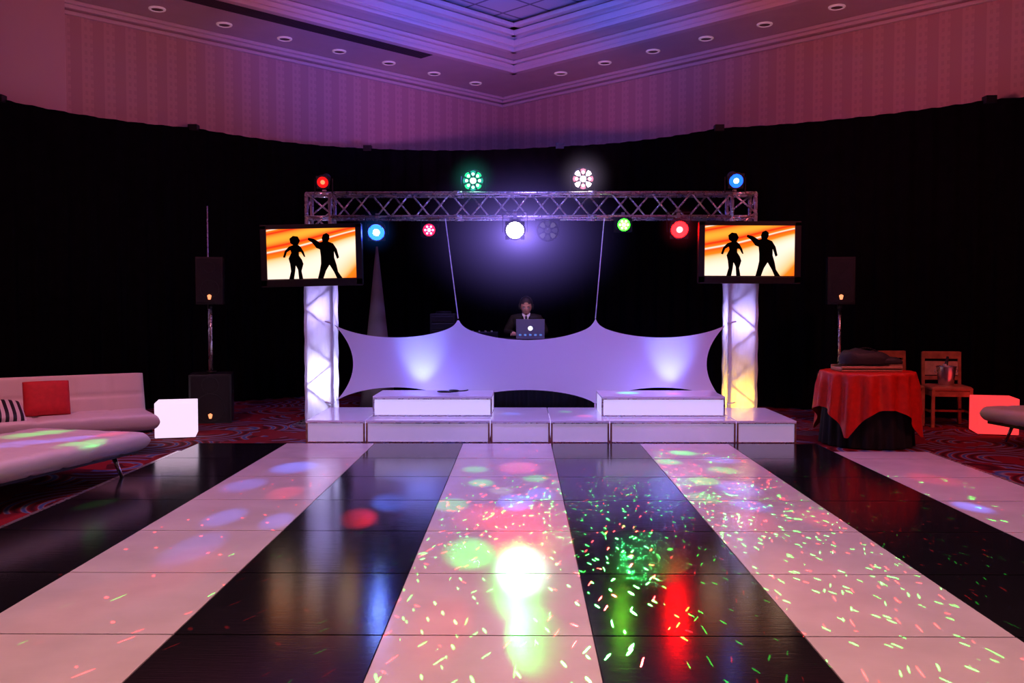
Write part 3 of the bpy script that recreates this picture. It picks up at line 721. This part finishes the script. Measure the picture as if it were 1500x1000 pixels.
b.tube([(-.15+.03*i, .02*math.sin(i), .13+.05*math.sin(pi*i/10)) for i in range(11)], .008, BLK)
b.obj('black_duffel_bag', loc=(TX-.02, TYY, HT+.065), rz=.1)

def chair(X, Y, rz):
    b = B(); sw, sd, sh, bh = .46, .44, .45, .88
    for s_ in (-1, 1):
        b.box((s_*(sw/2-.02), -sd/2+.02, sh/2), (.036, .036, sh), WOOD, taper=1.0)
        M = Matrix.Translation((s_*(sw/2-.02), sd/2-.02, 0)) @ Matrix.Rotation(-.07, 4, 'X')
        b.box((0, 0, bh/2), (.036, .04, bh), WOOD, M)
        b.box((s_*(sw/2-.02), 0, sh-.05), (.022, sd-.04, .06), WOOD); b.box((s_*(sw/2-.02), 0, .18), (.018, sd-.04, .025), WOOD)
    b.box((0, -sd/2+.02, sh-.05), (sw-.05, .022, .06), WOOD); b.box((0, sd/2-.01, sh-.05), (sw-.05, .022, .06), WOOD); b.box((0, 0, .18), (sw-.05, .018, .025), WOOD)
    MB = Matrix.Translation((0, sd/2-.02, 0)) @ Matrix.Rotation(-.07, 4, 'X')
    b.box((0, 0, bh-.04), (sw-.03, .032, .09), WOOD, MB); b.box((0, 0, bh-.20), (sw-.05, .016, .17), CARD, MB); b.box((0, 0, bh-.32), (sw-.05, .026, .05), WOOD, MB)
    b.cushion(sw, sd, .07, 1, 1, WOOD, Matrix.Translation((0, 0, sh+.01)), pw=10, tuft=0, ru=24, rv=24)
    return b.obj('wooden_dining_chair', loc=(X, Y, 0), rz=rz, bevel=.006)
chair(5.12, 10.98, -.15); chair(4.60, 11.15, .1)
b = B(); SV = mat('ice_bucket_steel', (.7, .68, .68), .25, metal=.9); ICE = mat('ice', (.85, .8, .85), .1)
b.cyl((0, 0, 0), (0, 0, .22), .085, SV, r1=.11, n=32, caps=False); b.cyl((0, 0, 0), (0, 0, .005), .085, SV, n=32); b.ring((0, 0, .22), (0, 0, 1), .11, .007, SV)
for s_ in (-1, 1): b.ring((s_*.115, 0, .17), (0, 1, 0), .022, .005, SV)
for i in range(14):
    a = random.random()*6.28; r = random.random()*.07; b.box((r*math.cos(a), r*math.sin(a), .19+random.random()*.05), (.03, .03, .03), ICE)
b.cyl((-.02, .02, .1), (.03, .03, .34), .03, BLK, r1=.014)
b.obj('ice_bucket', loc=(5.08, 10.92, .496))

for X in (-1.18, 1.78):
    b = B(); b.box((X, 10.6, .275), (.16, .09, .06), BLKM); b.cyl((X, 10.6, .30), (X, 10.62, .33), .035, BLKM); b.cyl((X, 10.62, .331), (X, 10.62, .333), .03, lens('up', (.4, .45, 1), 8)); o = b.obj('led_uplight')
    light('up_beam', 'SPOT', (X, 10.56, .345), (X, 10.84, .82), (.22, .30, 1), 38, .03, 62, 1, parent=o)
    light('up_fill', 'SPOT', (X, 10.56, .345), (X*.8, 10.84, .9), (.16, .14, 1), 16, .05, 150, 1, parent=o)
b = B()
for X in (-.04, .06): b.box((X, 11.1, .08), (.05, .06, .16), BLKM); b.box((X, 11.066, .10), (.02, .004, .1), lens('glint_blue', (.1, .15, 1), 5))  # added glowing strips stand in for blue reflections under the scrim
b.obj('blue_glint_strips')

# ---------------------------------------------------------------- room lighting
for (x, y) in ((-1.8, 2.5), (2.0, 2.5), (-1.8, 5.4), (2.0, 5.4)):
    light('house_spot', 'SPOT', (x, y, 6.0), (x, y, 0), (1, .44, .40), 620 if y < 4 else 190, .1, 100, .9)
light('pink_wash_left', 'SPOT', (-4, 6.5, 5.0), (-5.5, 8.5, 0), (1, .25, .35), 420, .2, 110, .9)
light('pink_wash_right', 'SPOT', (4.6, 7.0, 5.0), (4.6, 9.5, 0), (1, .16, .18), 340, .2, 110, .9)
for X in (-1.8, 1.8):
    light('purple_wash', 'SPOT', (X, 8.2, 5.4), (X, 7.2, 0), (.27, .20, 1), 280, .1, 75, .9)  # added overhead lamps stand in for truss light; their reflection stays out of view
light('stage_wash', 'SPOT', (0.1, 7.5, 5.3), (0.1, 10.9, .6), (.27, .19, 1), 680, .15, 62, .8)
light('wall_fill_left', 'SPOT', (-1.5, 8, 3.2), (-5.5, 14, 5.3), (.9, .18, .36), 340, .3, 80, 1)  # this and the next two: unseen floating lamps added to tint upper walls
light('wall_fill_right', 'SPOT', (1.5, 8, 3.2), (5.5, 13.5, 5.3), (1, .15, .24), 350, .3, 80, 1)
light('wall_fill_centre', 'SPOT', (0, 11.5, 3.0), (-.3, 18, 4.8), (1, .14, .22), 240, .2, 80, 1)
light('ceiling_purple', 'SPOT', (-.8, 10.9, 2.9), (-2.0, 14.5, 5.6), (.20, .10, 1), 340, .1, 70, 1, parent=TR)
light('tray_blue', 'SPOT', (.4, 11.4, 4.3), (.2, 13.2, 6.1), (.10, .13, 1), 340, .1, 130, 1)  # unseen lamp added in mid-air to brighten the ceiling tray
